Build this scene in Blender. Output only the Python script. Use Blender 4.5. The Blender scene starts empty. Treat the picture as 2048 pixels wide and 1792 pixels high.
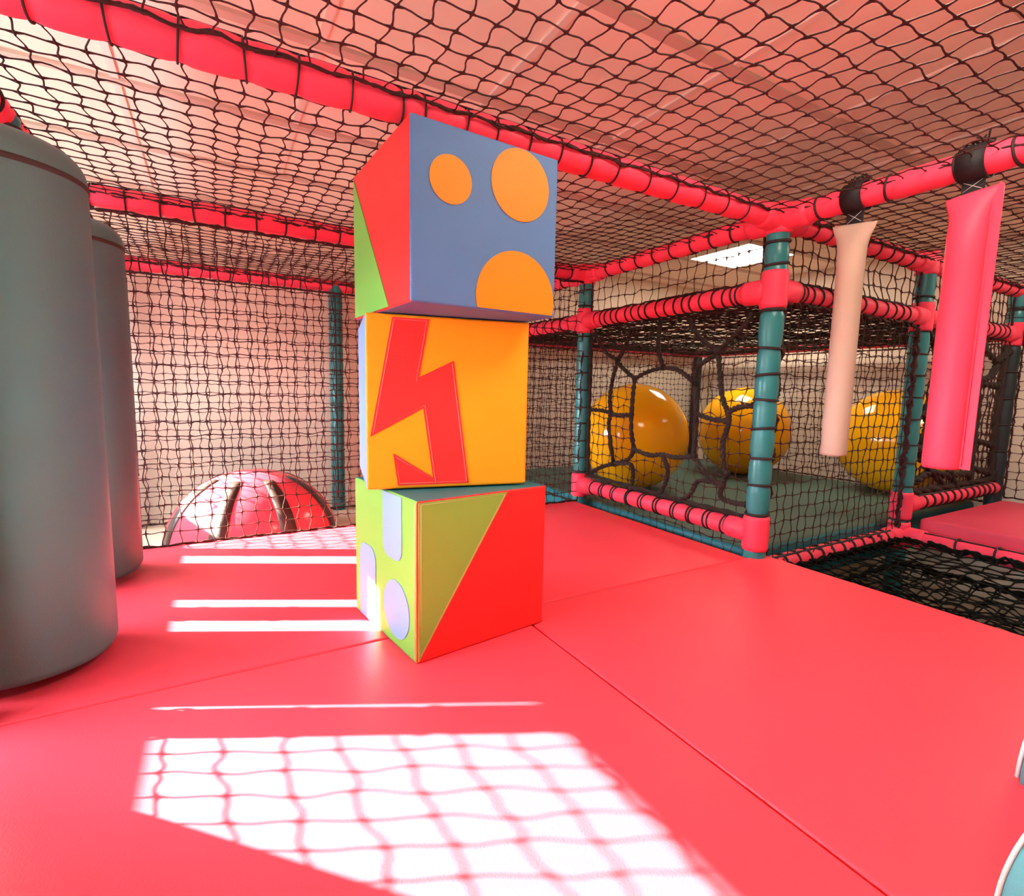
import bpy, bmesh, math, random
from mathutils import Vector, Matrix, Quaternion
V = Vector
PI = math.pi
rnd = random.Random(7)
COL = bpy.context.scene.collection

# ------------------------------------------------------------------ materials
def mat(name, rgb, rough=.5, bump=0, bscale=300, spec=.5, var=0, vscale=4, coat=0, metal=0, sheen=0):
    m = bpy.data.materials.new(name); m.use_nodes = True
    nt = m.node_tree; b = nt.nodes['Principled BSDF']
    b.inputs['Base Color'].default_value = (*rgb, 1); b.inputs['Roughness'].default_value = rough
    b.inputs['Specular IOR Level'].default_value = spec; b.inputs['Metallic'].default_value = metal
    b.inputs['Coat Weight'].default_value = coat
    tc = nt.nodes.new('ShaderNodeTexCoord')
    if var:
        n = nt.nodes.new('ShaderNodeTexNoise'); n.inputs['Scale'].default_value = vscale; n.inputs['Detail'].default_value = 5
        nt.links.new(tc.outputs['Object'], n.inputs['Vector'])
        r = nt.nodes.new('ShaderNodeMix'); r.data_type = 'RGBA'
        r.inputs['A'].default_value = (*[c*(1-var) for c in rgb], 1); r.inputs['B'].default_value = (*[min(1, c*(1+var)) for c in rgb], 1)
        nt.links.new(n.outputs['Fac'], r.inputs['Factor']); nt.links.new(r.outputs['Result'], b.inputs['Base Color'])
    if bump:
        n = nt.nodes.new('ShaderNodeTexNoise'); n.inputs['Scale'].default_value = bscale; n.inputs['Detail'].default_value = 3
        nt.links.new(tc.outputs['Object'], n.inputs['Vector'])
        bp = nt.nodes.new('ShaderNodeBump'); bp.inputs['Strength'].default_value = bump; bp.inputs['Distance'].default_value = .004
        nt.links.new(n.outputs['Fac'], bp.inputs['Height']); nt.links.new(bp.outputs['Normal'], b.inputs['Normal'])
    return m
def emit(name, rgb, s):
    m = bpy.data.materials.new(name); m.use_nodes = True; nt = m.node_tree; nt.nodes.clear()
    e = nt.nodes.new('ShaderNodeEmission'); e.inputs[0].default_value = (*rgb, 1); e.inputs[1].default_value = s
    o = nt.nodes.new('ShaderNodeOutputMaterial'); nt.links.new(e.outputs[0], o.inputs[0]); return m
def glass(name):
    m = bpy.data.materials.new(name); m.use_nodes = True; nt = m.node_tree; nt.nodes.clear()
    t = nt.nodes.new('ShaderNodeBsdfTransparent'); g = nt.nodes.new('ShaderNodeBsdfGlossy'); g.inputs['Roughness'].default_value = .02
    x = nt.nodes.new('ShaderNodeMixShader'); x.inputs[0].default_value = .05
    o = nt.nodes.new('ShaderNodeOutputMaterial')
    nt.links.new(t.outputs[0], x.inputs[1]); nt.links.new(g.outputs[0], x.inputs[2]); nt.links.new(x.outputs[0], o.inputs[0]); return m

M = dict(
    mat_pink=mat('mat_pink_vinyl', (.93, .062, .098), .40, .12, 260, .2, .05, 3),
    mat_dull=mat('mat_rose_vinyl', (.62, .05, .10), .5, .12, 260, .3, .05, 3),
    sleeve=mat('sleeve_pink', (.90, .058, .12), .5, .18, 60, .22, .06, 9),
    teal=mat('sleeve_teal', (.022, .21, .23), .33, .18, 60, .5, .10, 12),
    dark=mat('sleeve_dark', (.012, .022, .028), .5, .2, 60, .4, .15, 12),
    roller=mat('roller_vinyl', (.085, .20, .205), .5, .15, 300, .35, .05, 5),
    zip=mat('zip_dark', (.035, .022, .022), .6),
    net=mat('net_cord', (.045, .010, .010), .75, 0, 1, .3),
    netpit=mat('net_pit_cord', (.009, .008, .007), .95, 0, 1, .05),
    rope=mat('web_rope', (.022, .013, .011), .75, .5, 220, .3),
    cord=mat('lashing_black', (.02, .008, .009), .7),
    red=mat('block_red', (.86, .026, .026), .5, .15, 320, .35, .03, 8),
    blue=mat('block_blue', (.085, .21, .47), .55, .2, 320, .3, .05, 8),
    lilac=mat('block_lilac', (.23, .42, .86), .55, .15, 320, .3, .03, 8),
    orange=mat('block_orange', (.95, .26, .002), .5, .15, 320, .3, .03, 8),
    amber=mat('block_amber', (.95, .345, .008), .5, .15, 320, .3, .04, 8),
    green=mat('block_green', (.20, .52, .08), .5, .15, 320, .3, .04, 8),
    blockteal=mat('block_teal', (.03, .17, .19), .55, .15, 320, .3, .04, 8),
    stitch=mat('stitch_pale', (.85, .62, .40), .7),
    stitchpink=mat('stitch_pink', (.95, .35, .30), .7),
    yellow=mat('ball_yellow', (1.0, .50, .006), .12, 0, 1, .5),
    greenmat=mat('mat_green', (.055, .125, .10), .55, .15, 260, .3, .06, 3),
    tealside=mat('mat_teal_side', (.012, .17, .22), .5, .15, 260, .3, .06, 3),
    white=mat('bag_white', (.47, .35, .28), .6, .2, 300, .3, .03, 8),
    black=mat('strap_black', (.012, .010, .012), .6, .3, 400, .3),
    thread=mat('strap_thread', (.6, .58, .56), .6),
    pod=mat('cushion_turquoise', (.10, .40, .44), .5, .15, 300, .3, .04, 6),
    piping=mat('piping_white', (.85, .80, .78), .5),
    dome=mat('dome_pink', (.86, .06, .10), .16, 0, 1, .5),
    stripe=mat('dome_stripe', (.045, .022, .02), .35),
    wall=mat('wall_paint', (.76, .67, .56), .75, .08, 120, .2, .03, 2),
    ceil=mat('ceiling_tile', (.90, .82, .70), .8, .12, 200, .2, .02, 2),
    tbar=mat('ceiling_bar', (.84, .78, .70), .4),
    tbar2=mat('ceiling_rail', (.62, .50, .42), .6),
    floor=mat('floor_vinyl', (.62, .50, .38), .55, .1, 80, .3, .06, 2),
    pitfloor=mat('floor_dark', (.55, .48, .38), .7, .1, 80, .3, .2, 3),
    frame=mat('window_paint', (.8, .8, .8), .4),
    shade_wedge=mat('shade_wedge_vinyl', (.06, .24, .26), .5, .15, 300, .3),
    pane=glass('window_glass'),
    lamp=emit('lamp_diffuser', (1, .86, .68), 28),
)

# ------------------------------------------------------------------ objects
def mesh_obj(name, bm, mats, parent=None, smooth=True, mw=None):
    me = bpy.data.meshes.new(name); bm.normal_update(); bm.to_mesh(me); bm.free()
    for m in (mats if isinstance(mats, (list, tuple)) else [mats]): me.materials.append(m)
    if smooth:
        for p in me.polygons: p.use_smooth = True
    o = bpy.data.objects.new(name, me); COL.objects.link(o)
    if parent: o.parent = parent
    if mw is not None: o.matrix_basis = mw
    return o
def raw_obj(name, vs, fs, mats, parent=None, smooth=True):
    me = bpy.data.meshes.new(name); me.from_pydata(vs, [], fs); me.update()
    for m in (mats if isinstance(mats, (list, tuple)) else [mats]): me.materials.append(m)
    if smooth: me.polygons.foreach_set('use_smooth', [True]*len(me.polygons))
    o = bpy.data.objects.new(name, me); COL.objects.link(o)
    if parent: o.parent = parent
    return o
def tag(o, label=None, cat=None, group=None, kind=None):
    if label: o['label'] = label
    if cat: o['category'] = cat
    if group: o['group'] = group
    if kind: o['kind'] = kind
    return o
def empty(name, loc, rz=0):
    o = bpy.data.objects.new(name, None); COL.objects.link(o); o.location = loc; o.rotation_euler = (0, 0, rz)
    o.empty_display_size = .1; return o
def copy_tree(o, parent=None):
    c = o.copy(); COL.objects.link(c)
    if parent: c.parent = parent
    for ch in list(o.children): copy_tree(ch, c)
    return c

def box_bm(x0, x1, y0, y1, z0, z1, bev=0, seg=3):
    bm = bmesh.new(); bmesh.ops.create_cube(bm, size=1)
    for v in bm.verts: v.co = V(((x0+x1)/2+v.co.x*(x1-x0), (y0+y1)/2+v.co.y*(y1-y0), (z0+z1)/2+v.co.z*(z1-z0)))
    if bev: bmesh.ops.bevel(bm, geom=bm.edges[:], offset=bev, segments=seg, profile=.6, affect='EDGES')
    return bm
class T:
    """collects tubes into vertex / face lists"""
    def __init__(s): s.v = []; s.f = []
    def tube(s, pts, rad, n=8, closed=False, caps=True):
        pts = [V(p) for p in pts]; k = len(pts); base = len(s.v)
        rads = rad if isinstance(rad, (list, tuple)) else [rad]*k
        t0 = (pts[1]-pts[0]).normalized()
        a = V((0, 0, 1)) if abs(t0.z) < .9 else V((1, 0, 0))
        nrm = t0.cross(a).normalized()
        for i in range(k):
            if closed: t = (pts[(i+1) % k]-pts[i-1]).normalized()
            else: t = (pts[min(i+1, k-1)]-pts[max(i-1, 0)]).normalized()
            nrm = (nrm-t*nrm.dot(t)).normalized(); b = t.cross(nrm)
            for j in range(n):
                q = 2*PI*j/n; s.v.append(pts[i]+(nrm*math.cos(q)+b*math.sin(q))*rads[i])
        for i in range(k if closed else k-1):
            i2 = (i+1) % k
            for j in range(n):
                s.f.append((base+i*n+j, base+i*n+(j+1) % n, base+i2*n+(j+1) % n, base+i2*n+j))
        if caps and not closed:
            s.f.append(tuple(base+j for j in reversed(range(n)))); s.f.append(tuple(base+(k-1)*n+j for j in range(n)))
    def ring(s, c, axis, R, r, n=20, m=6):
        axis = V(axis).normalized(); a = axis.orthogonal().normalized(); b = axis.cross(a)
        s.tube([V(c)+(a*math.cos(2*PI*i/n)+b*math.sin(2*PI*i/n))*R for i in range(n)], r, m, closed=True)
    def obj(s, name, m, parent=None): return raw_obj(name, s.v, s.f, m, parent)
def lathe(prof, n=48, c=(0, 0, 0)):
    vs, fs = [], []; k = len(prof)
    for r, z in prof:
        for j in range(n):
            q = 2*PI*j/n; vs.append((c[0]+r*math.cos(q), c[1]+r*math.sin(q), c[2]+z))
    for i in range(k-1):
        for j in range(n): fs.append((i*n+j, i*n+(j+1) % n, (i+1)*n+(j+1) % n, (i+1)*n+j))
    if prof[0][0] > 1e-6: fs.append(tuple(reversed(range(n))))
    if prof[-1][0] > 1e-6: fs.append(tuple((k-1)*n+j for j in range(n)))
    return vs, fs
def smooth_path(pts, n=6):
    """Catmull-Rom through the points"""
    P = [V(p) for p in pts]
    if len(P) < 3: return [P[0].lerp(P[1], i/n) for i in range(n+1)]
    P = [P[0]*2-P[1]]+P+[P[-1]*2-P[-2]]; out = []
    for i in range(1, len(P)-2):
        a, b, c, d = P[i-1:i+3]
        for j in range(n):
            t = j/n; out.append(.5*((2*b)+(c-a)*t+(2*a-5*b+4*c-d)*t*t+(3*b-a-3*c+d)*t**3))
    out.append(P[-2]); return out

# ------------------------------------------------------------------ camera
cam = bpy.data.cameras.new('camera'); co = bpy.data.objects.new('camera', cam); COL.objects.link(co)
Rr = V((0.8668082, -0.4982017, 0.0209420)); Ru = V((0.0385871, 0.1088905, 0.9933045)); Rf = V((0.4971464, 0.8601964, -0.1136114))
co.matrix_world = Matrix(((Rr.x, Ru.x, -Rf.x, -1.72106), (Rr.y, Ru.y, -Rf.y, -1.15917), (Rr.z, Ru.z, -Rf.z, .597855), (0, 0, 0, 1)))
cam.sensor_fit = 'HORIZONTAL'; cam.sensor_width = 36; cam.lens = 1029.70/2048*36; cam.clip_start = .02
bpy.context.scene.camera = co

# ------------------------------------------------------------------ key measures
G = 1.10; Y2 = 1.068; Y3 = 2.20; XL = -2.13; X5 = -1.055; X4 = 2.205
ZT, ZM, ZL, ZB = 1.2, .9626, .0888, -.0548
R0 = .036
WX0, WX1, WY0, WY1 = -2.75, 2.42, -3.40, 2.30
CZ = 1.571

# ------------------------------------------------------------------ the room
def struct(name, bm, m, parent=None, smooth=False):
    o = mesh_obj(name, bm, m, parent, smooth)
    if not parent: o['kind'] = 'structure'
    return o
bm = box_bm(WX0-.1, 0.0, WY0-.1, WY1+.1, -.80, -.19)
o = struct('floor', bm, M['floor'])
b2 = box_bm(0.0, WX1+.1, Y2-.3, WY1+.1, -.80, -.19); struct('floor_upper_back', b2, M['floor'])
struct('floor_lower', box_bm(0.0, WX1+.1, WY0-.1, Y2-.3, -.80, -.70), M['pitfloor'])
struct('ceiling', box_bm(WX0-.1, WX1+.1, WY0-.1, WY1+.1, CZ, CZ+.1), M['ceil'])
struct('wall_back', box_bm(WX0-.1, WX1+.1, WY1, WY1+.1, -.80, CZ), M['wall'])
struct('wall_right', box_bm(WX1, WX1+.1, WY0-.1, WY1, -.80, CZ), M['wall'])
struct('wall_front', box_bm(WX0-.1, WX1+.1, WY0-.1, WY0, -.80, CZ), M['wall'])
# left wall with its long low window
WZ0, WZ1, WYa, WYb = .535, .925, -1.45, 2.22
bm = bmesh.new()
for (ya, yb, za, zb) in ((WY0-.1, WYa, -.8, CZ), (WYb, WY1+.1, -.8, CZ), (WYa, WYb, -.8, WZ0), (WYa, WYb, WZ1, CZ)):
    t = box_bm(WX0-.03, WX0, ya, yb, za, zb); me = bpy.data.meshes.new('t'); t.to_mesh(me); t.free(); bm.from_mesh(me); bpy.data.meshes.remove(me)
struct('wall_left', bm, M['wall'])
bm = bmesh.new()
for (ya, yb, za, zb) in ((WYa, WYb, WZ0-.02, WZ0), (WYa, WYb, WZ1, WZ1+.02), (WYa-.02, WYa, WZ0-.02, WZ1+.02), (WYb, WYb+.02, WZ0-.02, WZ1+.02)):
    t = box_bm(WX0-.035, WX0+.005, ya, yb, za, zb); me = bpy.data.meshes.new('t'); t.to_mesh(me); t.free(); bm.from_mesh(me); bpy.data.meshes.remove(me)
wf = struct('window_1', bm, M['frame'])
mesh_obj('pane', box_bm(WX0-.02, WX0-.016, WYa, WYb, WZ0, WZ1), M['pane'], wf, False)
# ceiling grid
GX = [0.2006+.54*k for k in range(-5, 4)]; GY = [-.035+.54*k for k in range(-6, 5)]
bm = bmesh.new()
def addbox(bm, *a):
    t = box_bm(*a); me = bpy.data.meshes.new('t'); t.to_mesh(me); t.free(); bm.from_mesh(me); bpy.data.meshes.remove(me)
for x in GX: addbox(bm, x-.011, x+.011, WY0, WY1, CZ-.007, CZ)
struct('trim_1', bm, M['tbar'])
bm = bmesh.new()
for y in GY: addbox(bm, WX0, WX1, y-.017, y+.017, CZ-.012, CZ)
struct('trim_2', bm, M['tbar2'])
# skirting at the foot of the back wall
struct('baseboard_back', box_bm(WX0, 0, WY1-.012, WY1, -.19, -.14), M['wall'])

def ceiling_lamp(x, y, label):
    t = empty('ceiling_light', (x, y, CZ-.006))
    tag(t, label, 'ceiling light', 'square ceiling light panels')
    b = bmesh.new()
    for (a0, a1, c0, c1) in ((-.262, .262, -.262, -.240), (-.262, .262, .240, .262), (-.262, -.240, -.24, .24), (.240, .262, -.24, .24)):
        addbox(b, a0, a1, c0, c1, -.004, .006)
    mesh_obj('light_frame', b, M['tbar'], t, False)
    mesh_obj('diffuser', box_bm(-.24, .24, -.24, .24, -.002, .004), M['lamp'], t, False)
    return t
lx, ly = GX[8-1]-.27, GY[9]-.27
lx = 0.2006+.54*2+.27; ly = -.035+.54*2+.27
ceiling_lamp(lx, ly, 'square lit ceiling panel seen above the netting behind the corner post')
ceiling_lamp(lx-.54*4, ly-.54*4, 'unseen square ceiling panel added to light the camera side of the pink mats')  # added out of view as fill for the camera-facing sides
ceiling_lamp(lx, ly-.54*4, 'unseen square ceiling panel added to light the bay beyond the hanging bags')  # added out of view to brighten the right-hand bays

# ------------------------------------------------------------------ padded play frame
FR = empty('jungle_gym', (0, 0, 0))
tag(FR, 'padded climbing frame made of teal posts and pink beams carrying the black nets', 'climbing frame')
def frame_member(kind, p0, p1, m, ties, r=None, tie_r=.0032, cord=True, pinch=.12, tie_name='lashing_cord'):
    r = r or (.0395 if kind == 'post' else R0)
    p0, p1 = V(p0), V(p1); L = (p1-p0).length; ax = (p1-p0)/L
    n = max(12, int(L/.012)); pts = [p0+ax*(L*i/n) for i in range(n+1)]
    ph = rnd.random()*6
    rads = []
    for i in range(n+1):
        d = min([abs(L*i/n-t) for t in ties] or [1])
        rads.append(r*(1+.02*math.sin(ph+i*.37)-pinch*math.exp(-(d/.013)**2)))
    t = T(); t.tube(pts, rads, 20); o = t.obj(kind, m, FR)
    if ties and cord:
        c = T(); a = ax.orthogonal().normalized(); b = ax.cross(a); path = []; a0 = rnd.random()*6
        if abs(ax.z) < .5: a, b = V((0, 0, 1)), ax.cross(V((0, 0, 1))); a0 = .35
        for s in sorted(ties):          # one cord: a turn round the sleeve at every tie, then on along it to the next
            k1, k2 = rnd.uniform(-.10, .10)*r, rnd.uniform(-.10, .10)*r
            for i in range(25):
                q = a0+2*PI*i/24; path.append(p0+ax*(s+k1*math.cos(q)+k2*math.sin(q)+.004*(i/24-.5))+(a*math.cos(q)+b*math.sin(q))*r*.985)
        c.tube(path, tie_r, 6)
        c.obj(tie_name, M['cord'], o)
    return o
def spaced(a, b, step, jit=.15):
    out = []; s = a
    while s < b: out.append(s); s += step*(1+rnd.uniform(-jit, jit))
    return out
def joint(post, x, y, z, arms, rr=.0455, h=.064, m=None):
    t = T(); t.tube([(x, y, z-h+i*h/5) for i in range(11)], [rr*(.94 if i in (0, 10) else 1+.015*math.sin(i*2.1)) for i in range(11)], 20)
    for ax in arms:
        d = V(ax); t.tube([V((x, y, z))+d*(.02+.018*i) for i in range(6)], [rr*(.99-.012*i) for i in range(6)], 20)
    o = t.obj('joint_cover', m or M['sleeve'], post); return o
P1ties = [0.041, .161, .268, .366, .475, .578, .667, .761, .893, 1.05, 1.125]
b0 = -.16
post1 = frame_member('post', (0, 0, b0), (0, 0, ZT), M['teal'], [z-b0 for z in P1ties], tie_r=.0052)
joint(post1, 0, 0, ZM, [(0, 1, 0), (1, 0, 0)]); joint(post1, 0, 0, ZL, [(0, 1, 0)]); joint(post1, 0, 0, ZT, [(0, 1, 0), (1, 0, 0), (-1, 0, 0), (0, -1, 0)], h=.05)
post2 = frame_member('post', (0, Y2, -.19), (0, Y2, ZT), M['teal'], [z+.19 for z in (.05, .16, .24, .33, .42, .51, .60, .69, .78, .88, 1.04, 1.12)], tie_r=.004)
joint(post2, 0, Y2, ZM, [(0, -1, 0), (0, 1, 0)]); joint(post2, 0, Y2, ZL, [(0, -1, 0)]); joint(post2, 0, Y2, ZT, [(0, 1, 0), (0, -1, 0), (-1, 0, 0)], h=.05)
post3 = frame_member('post', (G, 0, -.70), (G, 0, ZT), M['teal'], [z+.70 for z in (.02, .18, .29, .38, .5, .6, .7, .8, .9, 1.05)], tie_r=.0045)
joint(post3, G, 0, ZM, [(-1, 0, 0), (1, 0, 0)]); joint(post3, G, 0, ZL, [(1, 0, 0)]); joint(post3, G, 0, ZB, [(-1, 0, 0), (0, -1, 0)]); joint(post3, G, 0, ZT, [(-1, 0, 0), (1, 0, 0)], h=.05)
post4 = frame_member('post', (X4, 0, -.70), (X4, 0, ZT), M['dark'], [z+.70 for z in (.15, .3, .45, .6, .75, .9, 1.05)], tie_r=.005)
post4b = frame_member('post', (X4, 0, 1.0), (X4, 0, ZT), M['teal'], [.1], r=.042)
joint(post4, X4, 0, ZM, [(-1, 0, 0)])
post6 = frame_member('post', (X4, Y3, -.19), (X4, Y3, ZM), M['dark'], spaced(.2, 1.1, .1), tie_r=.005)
post5 = frame_member('post', (X5, Y3, -.19), (X5, Y3, ZT), M['teal'], spaced(.08, 1.36, .105), tie_r=.0035, r=.041)
frame_member('post', (0, Y3, -.19), (0, Y3, ZT), M['teal'], spaced(.08, 1.36, .11))
for y in (.03, .53, Y2+.03, Y3):
    frame_member('post', (XL, y, -.19), (XL, y, ZT), M['teal'], spaced(.28, 1.36, .11), r=.042)
S = M['sleeve']
def beam(p0, p1, ties, **k): return frame_member('beam', p0, p1, S, ties, **k)
Ar = [-1.951, -1.853, -1.752, -1.647, -1.556, -1.452, -1.352, -1.298, -1.2, -1.12, -1.03, -.941, -.847, -.752, -.64, -.53, -.412, -.307, -.209, -.09]
beam((XL, 0, ZT), (0, 0, ZT), [x-XL for x in Ar], tie_r=.0022)
beam((0, 0, ZT), (G, 0, ZT), spaced(.1, 1.05, .095)); beam((G, 0, ZT), (X4, 0, ZT), spaced(.1, 1.0, .1))
beam((0, -1.3, ZT), (0, 0, ZT), [.45, .681, .80, .96, 1.159, 1.22])
beam((0, 0, ZT), (0, Y2, ZT), spaced(.09, 1.02, .095)); beam((0, Y2, ZT), (0, Y3, ZT), spaced(.09, 1.0, .1))
Cr = [-2.045, -1.955, -1.855, -1.758, -1.659, -1.558, -1.462, -1.357, -1.264, -1.16, -1.06, -.95, -.85, -.74, -.63, -.53, -.43, -.32, -.22, -.12]
beam((XL, Y2, ZT), (0, Y2, ZT), [x-XL for x in Cr])
beam((XL, Y3, ZT), (X5, Y3, ZT), spaced(.1, 1.0, .1)); beam((X5, Y3, ZT), (0, Y3, ZT), spaced(.1, 1.0, .1))
beam((XL, -1.3, ZT), (XL, 0, ZT), spaced(.1, 1.3, .12)); beam((XL, 0, ZT), (XL, Y2, ZT), spaced(.1, 1.0, .105)); beam((XL, Y2, ZT), (XL, Y3, ZT), spaced(.1, 1.1, .12))
beam((0, 0, ZM), (0, Y2, ZM), [.105, .13, .155]+spaced(.19, 1.0, .05, .2), tie_r=.0036, pinch=.10)
beam((0, Y2, ZM), (0, Y3, ZM), spaced(.1, 1.0, .08)); beam((0, 0, ZM), (G, 0, ZM), [.1, .125, .15]+spaced(.19, 1.05, .075, .2)); beam((G, 0, ZM), (X4, 0, ZM), spaced(.1, 1.05, .07))
beam((0, Y3, ZM), (X4, Y3, ZM), spaced(.1, 2.1, .075), r=.036); beam((X4, 0, ZM), (X4, Y3, ZM), spaced(.1, 2.1, .075), r=.036)
lowt = []
for s in spaced(.11, 1.02, .095, .1): lowt += [s, s+.017] if rnd.random() < .6 else [s]
beam((0, 0, ZL), (0, Y2, ZL), lowt, tie_r=.0042, pinch=.05)
beam((G, 0, ZL), (X4, 0, ZL), spaced(.1, 1.05, .075), tie_r=.006)
beam((0, 0, ZB), (G, 0, ZB), spaced(.09, 1.05, .075), tie_r=.005)
beam((G, 0, ZB), (G, -1.3, ZB), spaced(.09, 1.25, .13), tie_r=.0045)

# ------------------------------------------------------------------ knotted nets
def inpoly(p, poly):
    c = False; n = len(poly)
    for i in range(n):
        (x1, y1), (x2, y2) = poly[i], poly[(i+1) % n]
        if (y1 > p[1]) != (y2 > p[1]) and p[0] < (x2-x1)*(p[1]-y1)/(y2-y1)+x1: c = not c
    return c
def make_net(label, O, U, Vv, lu, lv, cell=.05, r=.0021, sub=2, amp=.10, jit=.09, wob=.006, sag=0, hole=None, seed=1, m=None, edge=True, edge_r=.0028, zig=.05, cat='net', ruffle=0, group=None):
    R = random.Random(seed); r *= .8 if r < .003 else 1; O, U, Vv = V(O), V(U).normalized(), V(Vv).normalized(); N = U.cross(Vv)
    nu, nv = max(1, round(lu/cell)), max(1, round(lv/cell)); cu, cv = lu/nu, lv/nv
    K = [[(R.gauss(0, jit)*cell*.5+(zig*cell if (i+j) % 2 else -zig*cell), R.gauss(0, jit)*cell*.5, R.gauss(0, 1)*.0012) for j in range(nv+1)] for i in range(nu+1)]
    ph = [R.random()*6 for _ in range(6)]
    def out(u, v):
        e = (min(1, 4*u/lu)*min(1, 4*(lu-u)/lu)*min(1, 4*v/lv)*min(1, 4*(lv-v)/lv))
        w = math.sin(u*5.1+ph[0])*math.cos(v*4.3+ph[1])+.6*math.sin(u*11+v*7+ph[2])
        if ruffle: w += ruffle*(math.sin(u*23+ph[3]+3*math.sin(v*9))+math.sin(v*31+ph[4]+2*math.sin(u*13)))
        return wob*w*e+sag*(16*u*(lu-u)*v*(lv-v)/(lu*lv)**2)
    def knot(i, j):
        a = K[i][j]; edge_i = i in (0, nu); edge_j = j in (0, nv)
        u = i*cu+(0 if edge_i else a[0]); v = j*cv+(0 if edge_j else a[1]); return u, v, a[2]
    vs, fs = [], []
    def strand(keys, side):
        run = []
        def flush():
            if len(run) > 1:
                b = len(vs)
                for (u, v, w, rr) in run:
                    c = O+U*u+Vv*v+N*(w+out(u, v)); s = (U if side else Vv)*rr; t = N*rr
                    vs.extend((c+s, c+t, c-s, c-t))
                for i in range(len(run)-1):
                    for j in range(4): fs.append((b+i*4+j, b+i*4+(j+1) % 4, b+i*4+4+(j+1) % 4, b+i*4+4+j))
            run.clear()
        for k in range(len(keys)-1):
            (i, j), (i2, j2) = keys[k], keys[k+1]
            u, v, w = knot(i, j); u2, v2, w2 = knot(i2, j2)
            if hole and inpoly(((u+u2)/2, (v+v2)/2), hole): flush(); continue
            if not run: run.append((u, v, w, r*1.9))
            s = (1 if (i+j) % 2 else -1)*amp*cell*R.uniform(.4, 1.3); dip = R.uniform(-.04, .08)*cell
            for q in range(1, sub+1):
                f = q/(sub+1); sn = math.sin(f*2*PI)*.45+math.sin(f*PI)*.3
                du, dv = (s*sn, 0) if side else (0, s*sn)
                run.append((u+(u2-u)*f+du, v+(v2-v)*f+dv, w+(w2-w)*f+dip*math.sin(f*PI), r))
            run.append((u2, v2, w2, r*1.9))
        flush()
    for i in range(nu+1): strand([(i, j) for j in range(nv+1)], True)
    for j in range(nv+1): strand([(i, j) for i in range(nu+1)], False)
    o = raw_obj('play_net', vs, fs, m or M['net']); tag(o, label, cat, group)
    if edge:
        t = T(); cs = [(0, 0), (lu, 0), (lu, lv), (0, lv)]
        for k in range(4):
            (ua, va), (ub, vb) = cs[k], cs[(k+1) % 4]; n = int(max(abs(ub-ua), abs(vb-va))/.018)
            for s in range(3):
                pts = []; p1, p2 = R.random()*6, R.random()*6
                for i in range(n+1):
                    f = i/n; g = edge_r*1.2*math.sin(i*.9+p1+s*2.1)+R.gauss(0, edge_r*.6); h = edge_r*1.2*math.cos(i*.9+p1+s*2.1)+R.gauss(0, edge_r*.6)
                    nx, ny = (0, 1) if k % 2 == 0 else (1, 0)
                    pts.append(O+U*(ua+(ub-ua)*f+nx*g)+Vv*(va+(vb-va)*f+ny*g)+N*h)
                t.tube(pts, edge_r, 5)
        t.obj('edge_rope', m or M['net'], o)
    return o
top_z = ZT+.004
e = .053   # the nets start at the beam's side
make_net('black overhead net in the bay nearest the camera', (XL+.03, -1.34, top_z), (1, 0, 0), (0, 1, 0), -XL-.06, 1.34-e+.012, sub=4, seed=3, r=.0022, amp=.09, jit=.07, zig=.07, sag=-.012, edge_r=.0026)
make_net('black overhead net beyond the first long beam, over the stacked blocks', (XL+.03, e-.02, top_z), (1, 0, 0), (0, 1, 0), -XL-.06, Y2-2*e+.04, sub=3, seed=4, r=.0021, amp=.09, jit=.07, zig=.06, sag=-.01, edge_r=.0026)
make_net('black overhead net in the farthest bay, between the two far beams', (XL+.03, Y2+e-.02, top_z), (1, 0, 0), (0, 1, 0), -XL-.06, Y3-Y2-2*e+.04, seed=5, r=.0021, zig=.07, sag=-.01)
make_net('black overhead net above the two hanging bags, beside the corner post', (e-.02, -1.34, top_z), (1, 0, 0), (0, 1, 0), X4-e, 1.34-e+.012, sub=3, seed=6, r=.0022, amp=.08, jit=.07, zig=.07, sag=-.01)
make_net('black upright net at the far edge of the pink mats', (XL+.03, Y2-.02, 0.004), (1, 0, 0), (0, 0, 1), -XL-.06, ZT-.05, sub=3, seed=7, r=.0021, amp=.09, jit=.08, wob=.008, edge_r=.003)
make_net('black upright net against the back wall behind the dome', (XL+.03, Y3-.045, -.17), (1, 0, 0), (0, 0, 1), -XL-.06, ZT+.12, seed=8, r=.0019, jit=.08, wob=.010, edge_r=.003)
make_net('black net against the back wall behind the yellow balls', (.04, Y3-.01, -.02), (1, 0, 0), (0, 0, 1), X4-.08, ZM-.02, seed=9, r=.0022, jit=.16, wob=.012)
make_net('black net along the right wall behind the yellow balls', (X4+.105, .05, -.02), (0, 1, 0), (0, 0, 1), Y3-.1, ZM-.02, seed=10, r=.0022, jit=.16, wob=.012)
make_net('black net along the right wall beyond the rose mat', (X4-.01, -1.34, .04), (0, 1, 0), (0, 0, 1), 1.29, ZT-.08, seed=11, r=.0022, jit=.12)
make_net('short black net between the two upper pink rails, left of the corner post', (0, .05, ZM+.04), (0, 1, 0), (0, 0, 1), Y2-.1, ZT-ZM-.07, sub=4, seed=12, r=.0024, jit=.16, wob=.012, zig=.06)
make_net('short black net between the upper pink rails behind the block tower', (0, Y2+.05, ZM+.04), (0, 1, 0), (0, 0, 1), Y3-Y2-.1, ZT-ZM-.07, seed=13, r=.0022, jit=.16)
make_net('short black net between the upper rails right of the corner post', (.05, 0, ZM+.04), (1, 0, 0), (0, 0, 1), G-.1, ZT-ZM-.07, sub=4, seed=14, r=.0028, jit=.16, wob=.014, zig=.06)
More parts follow.
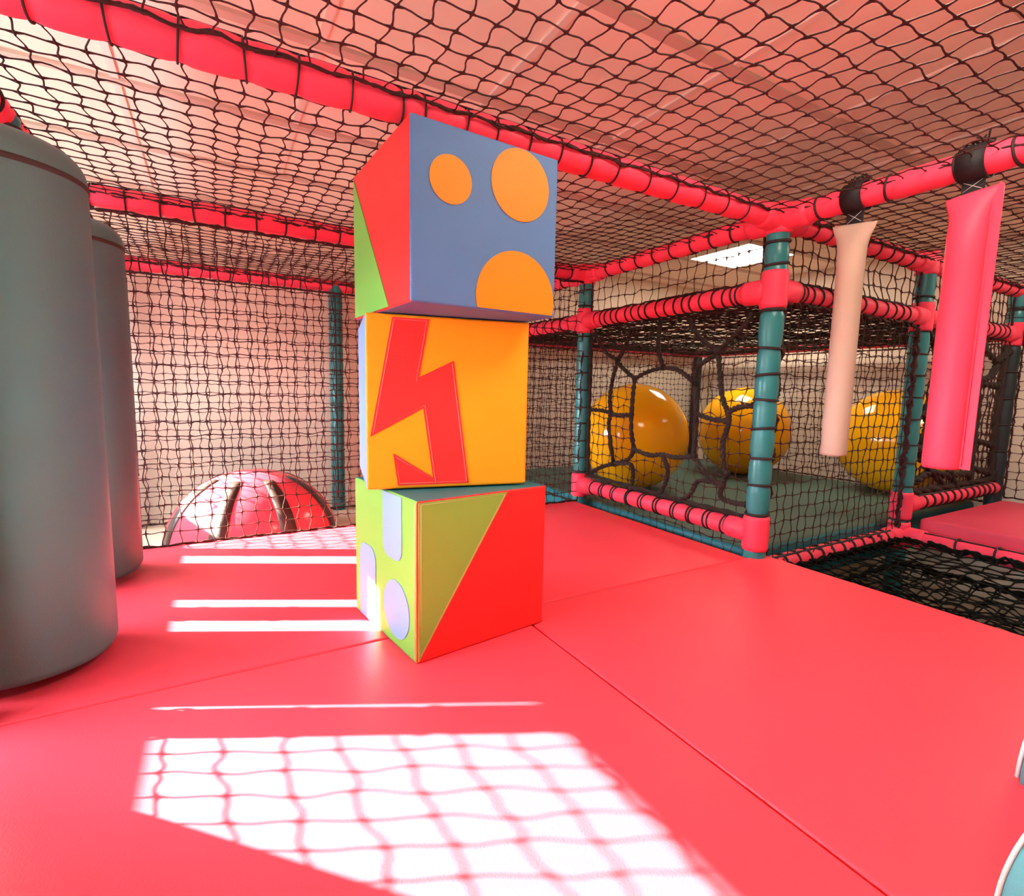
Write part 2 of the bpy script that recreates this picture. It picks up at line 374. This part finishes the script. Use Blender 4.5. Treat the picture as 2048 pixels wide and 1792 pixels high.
make_net('short black net between the upper rails of the farthest right bay', (G+.05, 0, ZM+.04), (1, 0, 0), (0, 0, 1), X4-G-.1, ZT-ZM-.07, seed=15, r=.0028, jit=.16)
make_net('black net below the middle rail behind the block tower', (0, Y2+.05, -.02), (0, 1, 0), (0, 0, 1), Y3-Y2-.1, ZM-.02, seed=16, r=.0021, jit=.14)
make_net('black net facing the green mat right of the corner post', (.045, -.01, ZB+.02), (1, 0, 0), (0, 0, 1), G-.09, ZM-ZB-.06, sub=4, seed=17, r=.0024, jit=.12, wob=.006, zig=.05, edge_r=.006)
make_net('dense dark net roofing the ball pen at middle rail height', (.05, .05, ZM-.02), (1, 0, 0), (0, 1, 0), X4-.1, Y3-.1, seed=18, cell=.045, r=.0030, jit=.2, wob=.010, sag=-.02, m=M['rope'], ruffle=.3)
make_net('black upright net on the window side nearest the camera', (XL, -1.34, ZL+.045), (0, 1, 0), (0, 0, 1), 1.335, ZT-ZL-.1, cell=.0505, seed=19, sub=4, r=.0022, jit=.12, amp=.10, zig=.03, wob=.006, edge=False)
make_net('black upright net on the window side in the farthest bay', (XL, Y2+.05, ZL+.045), (0, 1, 0), (0, 0, 1), Y3-Y2-.1, ZT-ZL-.1, seed=20, r=.0021, jit=.14)
make_net('dark slack net slung across the sunken bay, upper layer', (.07, -1.30, -.062), (1, 0, 0), (0, 1, 0), G-.11, 1.26, seed=21, cell=.058, r=.0031, jit=.22, wob=.014, sag=-.04, m=M['netpit'], ruffle=.3, zig=.15, sub=3, edge_r=.007)
make_net('dark slack net slung across the sunken bay, lower layer', (.07, -1.30, -.18), (1, 0, 0), (0, 1, 0), G-.11, 1.26, seed=22, cell=.060, r=.0031, jit=.25, wob=.016, sag=-.08, m=M['netpit'], ruffle=.4, zig=.18, sub=3, edge_r=.007)

# rope webs with a crawl hole
W1 = [[[1.015, 0.892], [1.010, 0.656], [1.009, 0.4], [0.998, 0.157]], [[0.994, 0.150], [0.584, 0.142], [0.346, 0.138], [0.038, 0.138]], [[0.985, 0.89], [0.889, 0.79], [0.801, 0.752]], [[0.711, 0.894], [0.754, 0.804], [0.801, 0.752]], [[0.801, 0.752], [0.832, 0.655], [0.847, 0.563], [0.837, 0.492]], [[0.8, 0.738], [0.737, 0.695], [0.676, 0.661]], [[0.676, 0.661], [0.684, 0.56], [0.684, 0.425], [0.658, 0.325]], [[0.676, 0.661], [0.586, 0.692], [0.501, 0.706]], [[0.533, 0.915], [0.537, 0.798], [0.501, 0.706]], [[0.501, 0.706], [0.419, 0.695], [0.355, 0.661], [0.32, 0.635]], [[0.32, 0.635], [0.304, 0.483], [0.304, 0.338]], [[0.658, 0.325], [0.559, 0.31], [0.481, 0.322], [0.407, 0.319], [0.304, 0.335]], [[0.658, 0.318], [0.698, 0.272], [0.799, 0.237]], [[0.799, 0.237], [0.908, 0.2], [0.988, 0.158]], [[0.837, 0.492], [0.915, 0.499], [1.003, 0.499]], [[0.837, 0.485], [0.763, 0.482], [0.689, 0.489]], [[0.837, 0.485], [0.845, 0.412], [0.799, 0.237]], [[0.789, 0.239], [0.682, 0.253], [0.657, 0.208], [0.665, 0.138]], [[0.481, 0.322], [0.444, 0.267], [0.448, 0.209], [0.478, 0.148]], [[0.299, 0.513], [0.228, 0.496], [0.161, 0.492]], [[0.163, 0.525], [0.108, 0.547], [0.045, 0.557]], [[0.214, 0.746], [0.2, 0.657], [0.18, 0.574], [0.154, 0.526], [0.148, 0.482], [0.167, 0.408], [0.157, 0.319], [0.141, 0.288]], [[0.373, 0.905], [0.332, 0.843], [0.271, 0.793], [0.215, 0.762]], [[0.077, 0.894], [0.114, 0.846], [0.172, 0.798], [0.222, 0.763]], [[0.214, 0.757], [0.287, 0.721], [0.32, 0.687], [0.32, 0.635]], [[0.304, 0.335], [0.238, 0.273], [0.157, 0.24]], [[0.141, 0.288], [0.157, 0.24], [0.163, 0.193], [0.11, 0.181], [0.045, 0.184]], [[0.157, 0.243], [0.271, 0.238], [0.309, 0.175], [0.361, 0.138]]]
W2 = [[[1.17, 0.905], [1.276, 0.84], [1.296, 0.762], [1.3, 0.629], [1.237, 0.528], [1.281, 0.467], [1.234, 0.359], [1.3, 0.267], [1.564, 0.138]], [[1.787, 0.905], [1.821, 0.858], [2.006, 0.8], [1.955, 0.723], [1.803, 0.681], [1.838, 0.563], [1.839, 0.374], [1.843, 0.144]], [[1.217, 0.189], [1.353, 0.229], [1.547, 0.202], [1.821, 0.192]], [[1.572, 0.23], [1.665, 0.138]], [[1.237, 0.528], [1.145, 0.496]], [[1.234, 0.359], [1.14, 0.343]], [[1.821, 0.682], [2.047, 0.672]], [[1.839, 0.374], [2.073, 0.343]], [[1.848, 0.221], [2.147, 0.171]], [[2.006, 0.8], [2.155, 0.861]], [[1.276, 0.84], [1.402, 0.875], [1.622, 0.889], [1.817, 0.872]], [[1.15, .14], [1.5, .142], [2.16, .14]], [[1.148, .9], [1.145, .5], [1.148, .15]], [[2.12, .9], [2.10, .5], [2.12, .15]]]
def web(paths, conv, rr_, label, O, U, lu, lv, hole, seed, **kw):
    t = T(); R = random.Random(seed); r = rr_
    for pth in paths:
        q = smooth_path([conv(a, b) for a, b in pth], 7); n = len(q)
        for s in (0, 1):   # two strands twisted round each other
            off = []
            for i, p in enumerate(q):
                d = (q[min(i+1, n-1)]-q[max(i-1, 0)]).normalized(); a = d.orthogonal().normalized(); b = d.cross(a)
                w = i*1.5+s*PI; off.append(p+(a*math.cos(w)+b*math.sin(w))*r*.42)
            t.tube(off, [r*.72*R.uniform(.85, 1.15) for _ in q], 7)
    for pth in paths:      # knots where ropes meet
        p = conv(*pth[-1]); t.tube([p+V((0, 0, -r*1.2)), p+V((0, 0, -r*.5)), p+V((0, 0, r*.5)), p+V((0, 0, r*1.2))], [r*.8, r*1.35, r*1.35, r*.8], 8)
    net = make_net(label, O, U, (0, 0, 1), lu, lv, hole=hole, seed=seed, edge=False, cat='rope web', **kw)
    net.name = 'rope_web'; t.obj('web_rope', M['rope'], net); return net
HX = [(0.676, 0.661), (0.586, 0.692), (0.501, 0.706), (0.419, 0.695), (0.32, 0.635), (0.304, 0.335), (0.481, 0.319), (0.658, 0.321), (0.684, 0.425)]
web(W1, lambda a, b: V((0, a, b)), .0105, 'thick black rope web with a crawl hole left of the corner post', (0, .045, -.02), (0, 1, 0), Y2-.09, ZM-.03, [(a-.045, b+.02) for a, b in HX], 31, r=.0020, jit=.2, wob=.006)
HX2 = [(1.296, .762), (1.3, .629), (1.237, .528), (1.281, .467), (1.234, .359), (1.3, .267), (1.547, .202), (1.82, .2), (1.838, .563), (1.803, .681), (1.955, .723), (2.0, .8), (1.8, .86), (1.4, .87)]
web(W2, lambda a, b: V((a, 0, b)), .017, 'tangled black rope web in the farthest right bay, behind the pink bag', (G+.05, 0, .10), (1, 0, 0), X4-G-.1, ZM-.14, [(a-G-.05, b-.10) for a, b in HX2], 32, r=.0030, jit=.25, wob=.012)

# ------------------------------------------------------------------ mats
def pad(name, label, cat, x0, x1, y0, y1, z0, z1, m, bev=.018, group=None, side=None):
    b = box_bm(x0, x1, y0, y1, z0, z1, bev, 4)
    mats = [m]
    if side:
        mats.append(side)
        b.normal_update()
        for f in b.faces:
            if f.normal.z < .6: f.material_index = 1
    o = mesh_obj(name, b, mats); tag(o, label, cat, group); return o
g = .0026
pad('floor_mat', 'pink floor mat in the near left, netted sunlight falling on it', 'mat', -2.25, -1.037-g, -1.42, -g, -.19, 0, M['mat_pink'], .006)
pad('floor_mat', 'pink floor mat at near right, edged by the sunken net bay', 'mat', -1.037+g, .045, -1.42, -g, -.19, 0, M['mat_pink'], .006)
pad('floor_mat', 'pink floor mat with sunlit stripes beside the standing rollers', 'mat', -2.25, -1.037-g, g, Y2-.01, -.19, 0, M['mat_pink'], .006)
pad('floor_mat', 'pink floor mat running up to the rope web', 'mat', -1.037+g, -.045, g, Y2-.01, -.19, 0, M['mat_pink'], .006)
pad('foam_mat', 'green foam mat carrying the yellow balls', 'mat', .055, X4-.06, .055, Y3-.06, -.19, 0, M['greenmat'], .03, side=M['tealside'])
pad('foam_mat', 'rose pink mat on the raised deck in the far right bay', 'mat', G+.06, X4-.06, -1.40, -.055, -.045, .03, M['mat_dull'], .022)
pad('foam_mat', 'green foam mat on the lower floor, glimpsed through the slack nets', 'mat', .35, G-.06, -1.25, -.22, -.70, -.60, M['greenmat'], .02)
pad('deck', 'low plain deck under the rose pink mat', 'deck', G+.06, X4-.06, -1.40, -.055, -.70, -.045, M['pitfloor'], .004)

# ------------------------------------------------------------------ soft blocks
def slab(name, poly, o, ex, ez, n, m, parent, th=.0016):
    """thin sewn-on patch: polygon in the face plane"""
    b = bmesh.new(); vs = [b.verts.new(o+ex*p[0]+ez*p[1]+n*.0002) for p in poly]
    f = b.faces.new(vs); f.normal_update()
    if f.normal.dot(n) < 0: f.normal_flip()
    r = bmesh.ops.extrude_face_region(b, geom=[f])
    for v in [q for q in r['geom'] if isinstance(q, bmesh.types.BMVert)]: v.co += n*th
    bmesh.ops.recalc_face_normals(b, faces=b.faces[:])
    return mesh_obj(name, b, m, parent, False)
def seam(paths, o, ex, ez, n, m, parent, r=.0007, closed=True):
    t = T()
    for p in paths:
        pts = [o+ex*a+ez*c+n*.0022 for a, c in p]
        t.tube(pts, r, 5, closed=closed)
    return t.obj('stitching', m, parent)
def circ(cx, cz, r, n=48, a0=0, a1=2*PI): return [(cx+r*math.cos(a0+(a1-a0)*i/n), cz+r*math.sin(a0+(a1-a0)*i/n)) for i in range(n if a1-a0 > 6.2 else n+1)]
def roundrect(x0, x1, z0, z1, r, corners):
    out = []
    for k, (cx, cz, a) in enumerate(((x1, z1, 0), (x0, z1, 90), (x0, z0, 180), (x1, z0, 270))):
        if k in corners:
            sx, sz = (cx-r if cx == x1 else cx+r), (cz-r if cz == z1 else cz+r)
            out += [(sx+r*math.cos(math.radians(a+9*i)), sz+r*math.sin(math.radians(a+9*i))) for i in range(11)]
        else: out.append((cx, cz))
    return out
def block(label, x, y, z, yaw, sx, sy, sz, cols):
    """cols: materials for -y, +y, -x, +x, bottom, top"""
    root = empty('soft_block', (x, y, z), yaw); tag(root, label, 'block', 'stacked soft blocks')
    b = box_bm(0, sx, 0, sy, 0, sz, .006, 3); b.normal_update()
    mats = []; idx = {}
    for f in b.faces:
        nn = f.normal; ax = max(range(3), key=lambda i: abs(nn[i])+(.01 if i == 1 else 0))
        k = {1: (0 if nn.y < 0 else 1), 0: (2 if nn.x < 0 else 3), 2: (4 if nn.z < 0 else 5)}[ax]
        mm = cols[k]
        if mm not in mats: mats.append(mm)
        f.material_index = mats.index(mm)
    for v in b.verts:   # soft foam: faces swell a little
        pass
    o = mesh_obj('block_cover', b, mats, root, True)
    mod = o.modifiers.new('wn', 'WEIGHTED_NORMAL'); mod.keep_sharp = True
    return root, o
EX, EY, EZ = V((1, 0, 0)), V((0, 1, 0)), V((0, 0, 1)); O0 = V((0, 0, 0))
# bottom: red front with a green triangle, green left side with lilac shapes
bx, bo = block('green and red soft block at the bottom of the tower', -1.3638, -.1482, 0, .132, .360, .352, .360, [M['red'], M['orange'], M['green'], M['red'], M['blue'], M['blockteal']])
tri = [(.004, .356), (.004, .005), (.236, .356)]
tp = slab('triangle_patch', tri, O0, EX, EZ, V((0, -1, 0)), M['green'], bx); seam([[(.009, .352), (.009, .018), (.229, .352)]], O0, EX, EZ, V((0, -1, 0)), M['stitch'], tp)
NL = V((-1, 0, 0))
slab('bar_patch', roundrect(.070, .170, .205, .356, .030, (2, 3)), O0, EY, EZ, NL, M['lilac'], bx)
slab('bar_patch', roundrect(.216, .318, .004, .200, .035, (0, 1)), O0, EY, EZ, NL, M['lilac'], bx)
slab('circle_patch', circ(.100, .090, .068), O0, EY, EZ, NL, M['lilac'], bx)
seam([[(.006, .352), (.006, .008)]], O0, EY, EZ, NL, M['stitch'], bx, closed=False)
# middle: amber with the red zigzag
mx, mo = block('amber soft block with a red zigzag, middle of the tower', -1.4306, -.005, .364, -.192, .383, .345, .394, [M['amber'], M['red'], M['lilac'], M['green'], M['blue'], M['blue']])
zz = [(.058, .387), (.140, .387), (.117, .256), (.197, .296), (.236, .008), (.069, .008), (.059, .083), (.150, .024), (.127, .186), (.009, .122)]
zp = slab('zigzag_patch', zz, O0, EX, EZ, V((0, -1, 0)), M['red'], mx)
def inset(poly, d):
    n = len(poly); a = sum(poly[i][0]*poly[(i+1) % n][1]-poly[(i+1) % n][0]*poly[i][1] for i in range(n)); s = 1 if a > 0 else -1; out = []
    for i in range(n):
        p0, p1, p2 = V((*poly[i-1], 0)), V((*poly[i], 0)), V((*poly[(i+1) % n], 0))
        d1, d2 = (p1-p0).normalized(), (p2-p1).normalized(); n1, n2 = V((-d1.y, d1.x, 0))*s, V((-d2.y, d2.x, 0))*s
        k = n1+n2; k = k/max(.25, k.dot(n1)); q = p1+k*d; out.append((q.x, q.y))
    return out
seam([inset(zz, .0045)], O0, EX, EZ, V((0, -1, 0)), M['stitchpink'], zp, r=.0007)
# top: blue with orange circles, red and green left side
tx, to = block('blue soft block with orange circles, topmost of the tower', -1.39, -.187, .7605, .053, .345, .362, .340, [M['blue'], M['green'], M['red'], M['amber'], M['blue'], M['orange']])
NF = V((0, -1, 0))
slab('circle_patch', circ(.0835, .239, .0455), O0, EX, EZ, NF, M['orange'], tx)
slab('circle_patch', circ(.2465, .264, .0725), O0, EX, EZ, NF, M['orange'], tx)
th0 = math.asin((.004-.030)/.099)
hc = circ(.241, .030, .099, 40, th0, PI-th0)
slab('half_circle_patch', hc, O0, EX, EZ, NF, M['orange'], tx)
gp = slab('triangle_patch', [(.357, .330), (.118, .004), (.357, .004)], O0, EY, EZ, NL, M['green'], tx)

# ------------------------------------------------------------------ rollers
def roller(x, y, label):
    root = empty('padded_roller', (x, y, 0)); tag(root, label, 'roller', 'upright padded rollers by the window')
    r, h0, h1 = .150, .018, 1.045
    pr = [(.0001, h0), (r-.022, h0), (r-.008, h0+.006), (r, h0+.022), (r, .30), (r+.0005, .6), (r, .968)]
    pr += [(r, .985)]+[(r-.055+.055*math.cos(math.radians(a)), .990+.055*math.sin(math.radians(a))) for a in range(0, 91, 10)]+[(.0001, h1+.004)]
    vs, fs = lathe(pr, 64); body = raw_obj('roller_cover', vs, fs, M['roller'], root)
    vs, fs = lathe([(r-.002, .974), (r+.0015, .975), (r+.002, .980), (r+.0015, .985), (r-.002, .986)], 64); raw_obj('zip', vs, fs, M['zip'], root)
    t = T(); t.tube([(0, 0, 0), (0, 0, h0+.02)], .06, 24); t.obj('foot', M['zip'], root); t = T(); t.tube([(0, 0, h1-.02), (0, 0, ZT-.03)], .018, 16); t.obj('spindle', M['zip'], root)
    return root
ra = roller(-2.078, .225, 'grey-teal upright padded roller nearest the camera')
rb = copy_tree(ra); rb.location = (-2.085, .775, 0); tag(rb, 'grey-teal upright padded roller standing behind the nearer roller')

# sloping wedge added out of view: its edge shades the near corner of the mats
b = bmesh.new()
prof = [(-.02, .0), (-.153, .152), (-.207, .217), (-.299, .32), (-.57, .63), (-1.42, .63), (-1.42, .0)]
va = [b.verts.new((XL-.10, y+.03, z)) for y, z in prof]; vb = [b.verts.new((XL-.045, y+.03, z)) for y, z in prof]
b.faces.new(va); b.faces.new(list(reversed(vb)))
for i in range(len(prof)): b.faces.new((va[i-1], vb[i-1], vb[i], va[i]))
bmesh.ops.recalc_face_normals(b, faces=b.faces[:])
tag(mesh_obj('added_shade_wedge', b, M['shade_wedge'], None, False), 'unseen teal wedge panel added outside the near window-side net to shade the mats', 'wedge panel')

# ------------------------------------------------------------------ yellow balls
def ball(x, y, label):
    R = .3225; pr = [(R*math.sin(PI*i/40)+1e-5, R-R*math.cos(PI*i/40)) for i in range(41)]
    vs, fs = lathe(pr, 64); o = raw_obj('play_ball', [V(v) for v in vs], fs, M['yellow']); o.location = (x, y, .001)
    tag(o, label, 'ball', 'big yellow balls'); 
    vs, fs = lathe([(.0001, 0), (.010, .001), (.012, .003), (.004, .005), (.0001, .005)], 16)
    v = raw_obj('valve', vs, fs, M['yellow'], o); v.location = (0, 0, 2*R-.002); return o
ball(.516, 1.209, 'big glossy yellow ball behind the crawl hole of the rope web')
ball(1.69, 1.298, 'big glossy yellow ball farthest back, partly behind the corner post')
ball(1.976, .43, 'big glossy yellow ball behind the right net and the second teal post')

# ------------------------------------------------------------------ hanging bags
def bag(y, zt, zb, rad, m, label, topw, slope, flange, lean=0):
    root = empty('hanging_bag', (0, y, ZT)); tag(root, label, 'hanging bag', 'padded bags hanging from the pink beam')
    n = 32; vs, fs = [], []; rows = []
    L = zt-zb; st = [0, .012, .03, .06, .10, .15, .22, .35, .6, .8, .97, .99, 1.0]
    for s in st:
        d = s*L; f = max(0, 1-d/.13)**1.5 if d < .13 else 0
        a = rad*(1-f)+topw*f; c = rad*(1-f)+.006*f       # half width along y and x
        if .02 < d < .10: a *= 1-.10*math.sin((d-.02)/.08*PI)
        if s == 1.0: a *= .93; c *= .93
        rows.append((a, c, zt-d, f))
    for a, c, z, f in rows:
        for j in range(n):
            q = 2*PI*j/n; yy = a*math.cos(q); vs.append((c*math.sin(q)+lean*(zt-z), yy, z-ZT+slope*yy*f))
    for i in range(len(rows)-1):
        for j in range(n): fs.append((i*n+j, (i+1)*n+j, (i+1)*n+(j+1) % n, i*n+(j+1) % n))
    fs.append(tuple(range(n))); fs.append(tuple((len(rows)-1)*n+j for j in reversed(range(n))))
    body = raw_obj('bag_cover', vs, fs, m, root)
    if flange:   # flat sewn flap down one side
        b = bmesh.new(); q = []
        for sgn in (-1, 1):
            q.append([b.verts.new((.002*sgn-.004, -w, z-ZT)) for w, z in ((rad*.9, zt-.10), (rad*.9, zb+.004), (rad+.022, zb+.002), (rad+.022, zt+.0), (topw, zt+.01), (topw*.85, zt-.02))])
        b.faces.new(q[0]); b.faces.new(list(reversed(q[1])))
        for i in range(6): b.faces.new((q[0][i-1], q[1][i-1], q[1][i], q[0][i]))
        bmesh.ops.recalc_face_normals(b, faces=b.faces[:])
        fl = mesh_obj('side_flap', b, m, root, False)
        t = T(); t.tube([(-.009, -rad-.004, z-ZT) for z in (zt-.04, zt-.3, zb+.01)], .0014, 5); t.obj('stitching', M['sleeve'], fl)
    # strap: a wide loop round the beam and a short double tail down to the bag
    b = bmesh.new(); rr = R0+.004; w = .029; k = 28; ring = []
    for i in range(k):
        q = 2*PI*i/k; ring.append([b.verts.new((math.cos(q)*r_, s, math.sin(q)*r_)) for r_, s in ((rr, -w), (rr+.004, -w), (rr+.004, w), (rr, w))])
    for i in range(k):
        A, B = ring[i-1], ring[i]
        for j in range(4): b.faces.new((A[j], A[(j+1) % 4], B[(j+1) % 4], B[j]))
    bmesh.ops.recalc_face_normals(b, faces=b.faces[:])
    ml = mesh_obj('strap_loop', b, M['black'], root)
    h = box_bm(-.003, .003, -.024, .024, zt-ZT-.012, -rr+.004, .001, 1)
    tail = mesh_obj('strap_tail', h, M['black'], root, False)
    t = T(); za, zb2 = zt-ZT+.004, -rr-.004
    for sgn in (-1, 1): t.tube([(-.0042, -.02*sgn, za), (-.0042, .02*sgn, zb2)], .0008, 5)
    t.obj('stitching', M['thread'], tail)
    t = T(); R = random.Random(int(abs(y)*100))
    for i in range(12):
        yy = -w+i*2*w/11; t.tube([(R.uniform(-.01, .01), yy, rr), (R.uniform(-.02, .02), yy+R.uniform(-.01, .01), rr+.012), (R.uniform(-.03, .03), yy+R.uniform(-.012, .012), rr+R.uniform(.01, .022))], .0022, 5)
    t.obj('strap_end', M['black'], root)
    return root
bag(-.250, 1.122, .408, .0375, M['white'], 'off-white padded bag hanging on a black strap from the pink beam', .066, .10, False)
bag(-.535, 1.128, .408, .0430, M['sleeve'], 'pink padded bag with a stitched side flap on a black strap', .056, -.10, True)

# ------------------------------------------------------------------ striped dome
DC = V((-1.57, 1.66, -.19)); DR, DH = .392, .366
dome = empty('play_dome', DC); tag(dome, 'glossy pink dome with dark stripes on the floor behind the net', 'dome')
pr = [(DR*math.cos(math.radians(a))+1e-5, DH*math.sin(math.radians(a))) for a in range(0, 91, 3)]
vs, fs = lathe([(DR-.01, 0)]+pr, 72); raw_obj('dome_shell', vs, fs, M['dome'], dome)
base_a = math.atan2(-1.159-DC.y, -1.721-DC.x)
for k in range(8):
    a0 = base_a+math.radians(-28+45*k+5); vs, fs = [], []; rows = list(range(1, 69, 4))
    for a in rows:
        q = math.radians(a); w = .030*math.cos(q)+.012
        rr, zz_ = DR*math.cos(q), DH*math.sin(q)
        for s in (-1, 1):
            da = s*w/(rr+.02)
            for e2 in (.0005, .0035):
                vs.append(((rr+e2*math.cos(q))*math.cos(a0+da), (rr+e2*math.cos(q))*math.sin(a0+da), zz_+e2*math.sin(q)))
    for i in range(len(rows)-1):
        A, B = i*4, i*4+4
        for (p, q2) in ((0, 1), (1, 3), (3, 2), (2, 0)): fs.append((A+p, A+q2, B+q2, B+p))
    fs += [(0, 2, 3, 1), (len(vs)-4, len(vs)-3, len(vs)-1, len(vs)-2)]
    raw_obj('stripe', vs, fs, M['stripe'], dome)

# ------------------------------------------------------------------ turquoise cushion at the right edge
def bump(c, r, th, label):
    """half-round padded bump standing on the mat, white piping round its arched rims"""
    root = empty('half_round_bump', (c[0], c[1], 0), math.atan2(-.498, .867)); tag(root, label, 'padded bump', 'turquoise half-round bumps')
    vs, fs = [], []; n = 40; lay = [(0.97, 0), (1, .012), (1, th-.012), (.97, th)]
    for k, y in lay:
        for i in range(n+1): vs.append((-r*k*math.cos(PI*i/n), y, r*k*math.sin(PI*i/n)))
    m_ = n+1
    for L in range(3):
        for i in range(n): fs.append((L*m_+i, (L+1)*m_+i, (L+1)*m_+i+1, L*m_+i+1))
        fs.append((L*m_, L*m_+n, (L+1)*m_+n, (L+1)*m_))
    fs.append(tuple(range(m_))); fs.append(tuple(reversed(range(3*m_, 4*m_))))
    o = raw_obj('bump_cover', vs, fs, M['pod'], root)
    for p in o.data.polygons: p.use_smooth = len(p.vertices) == 4
    for y in (.004, th-.004):
        t = T(); t.tube([(-r*.992*math.cos(PI*i/n), y, max(.004, r*.992*math.sin(PI*i/n))) for i in range(n+1)], .0028, 8); t.obj('piping', M['piping'], root)
    return root
bump((-.817, -1.161), .20, .10, 'smaller turquoise half-round bump with white piping, nearest at the right edge')
bump((-.388, -1.238), .385, .16, 'larger turquoise half-round bump behind the smaller one at the right edge')

# ------------------------------------------------------------------ light
sun = bpy.data.lights.new('sun', 'SUN'); so = bpy.data.objects.new('sun', sun); COL.objects.link(so)
so.rotation_euler = V((1.7, -.86, -1.0)).to_track_quat('-Z', 'Y').to_euler(); so.location = (-6, 3, 3)
sun.energy = 108; sun.angle = math.radians(.65); sun.color = (1, .97, .70)
w = bpy.data.worlds.new('sky'); bpy.context.scene.world = w; w.use_nodes = True
nt = w.node_tree; bg = nt.nodes['Background']; bg.inputs[1].default_value = 1
def nd(op, a, b=None, vec=False):
    n = nt.nodes.new('ShaderNodeVectorMath' if vec else 'ShaderNodeMath'); n.operation = op
    for k, q in enumerate((a, b)):
        if q is None: continue
        if hasattr(q, 'links'): nt.links.new(q, n.inputs[k])
        else: n.inputs[k].default_value = q
    return n.outputs['Value'] if op == 'DOT_PRODUCT' or not vec else n.outputs[0]
tc = nt.nodes.new('ShaderNodeTexCoord'); dr = tc.outputs['Generated']
sd = V((-1.7, .86, 1.0)).normalized()
glow = nd('MULTIPLY', nd('POWER', nd('MAXIMUM', nd('DOT_PRODUCT', dr, tuple(sd), True), 0.0), 6.0), 75.0)     # bright haze round the sun
up = nd('GREATER_THAN', nd('DOT_PRODUCT', dr, (0, 0, 1), True), 0.0)
val = nd('ADD', nd('MULTIPLY', nd('ADD', glow, 14.0), up), 10.0)                                                  # darker ground below the horizon
mx_ = nt.nodes.new('ShaderNodeVectorMath'); mx_.operation = 'SCALE'; mx_.inputs[0].default_value = (.86, .94, 1.0)
nt.links.new(val, mx_.inputs['Scale']); nt.links.new(mx_.outputs[0], bg.inputs[0])

sc = bpy.context.scene
sc.view_settings.view_transform = 'Standard'; sc.view_settings.look = 'None'; sc.view_settings.exposure = .17; sc.view_settings.gamma = 1
sc.view_settings.use_curve_mapping = False
sc.cycles.max_bounces = 10; sc.cycles.diffuse_bounces = 6; sc.cycles.transparent_max_bounces = 16; sc.cycles.sample_clamp_indirect = 12
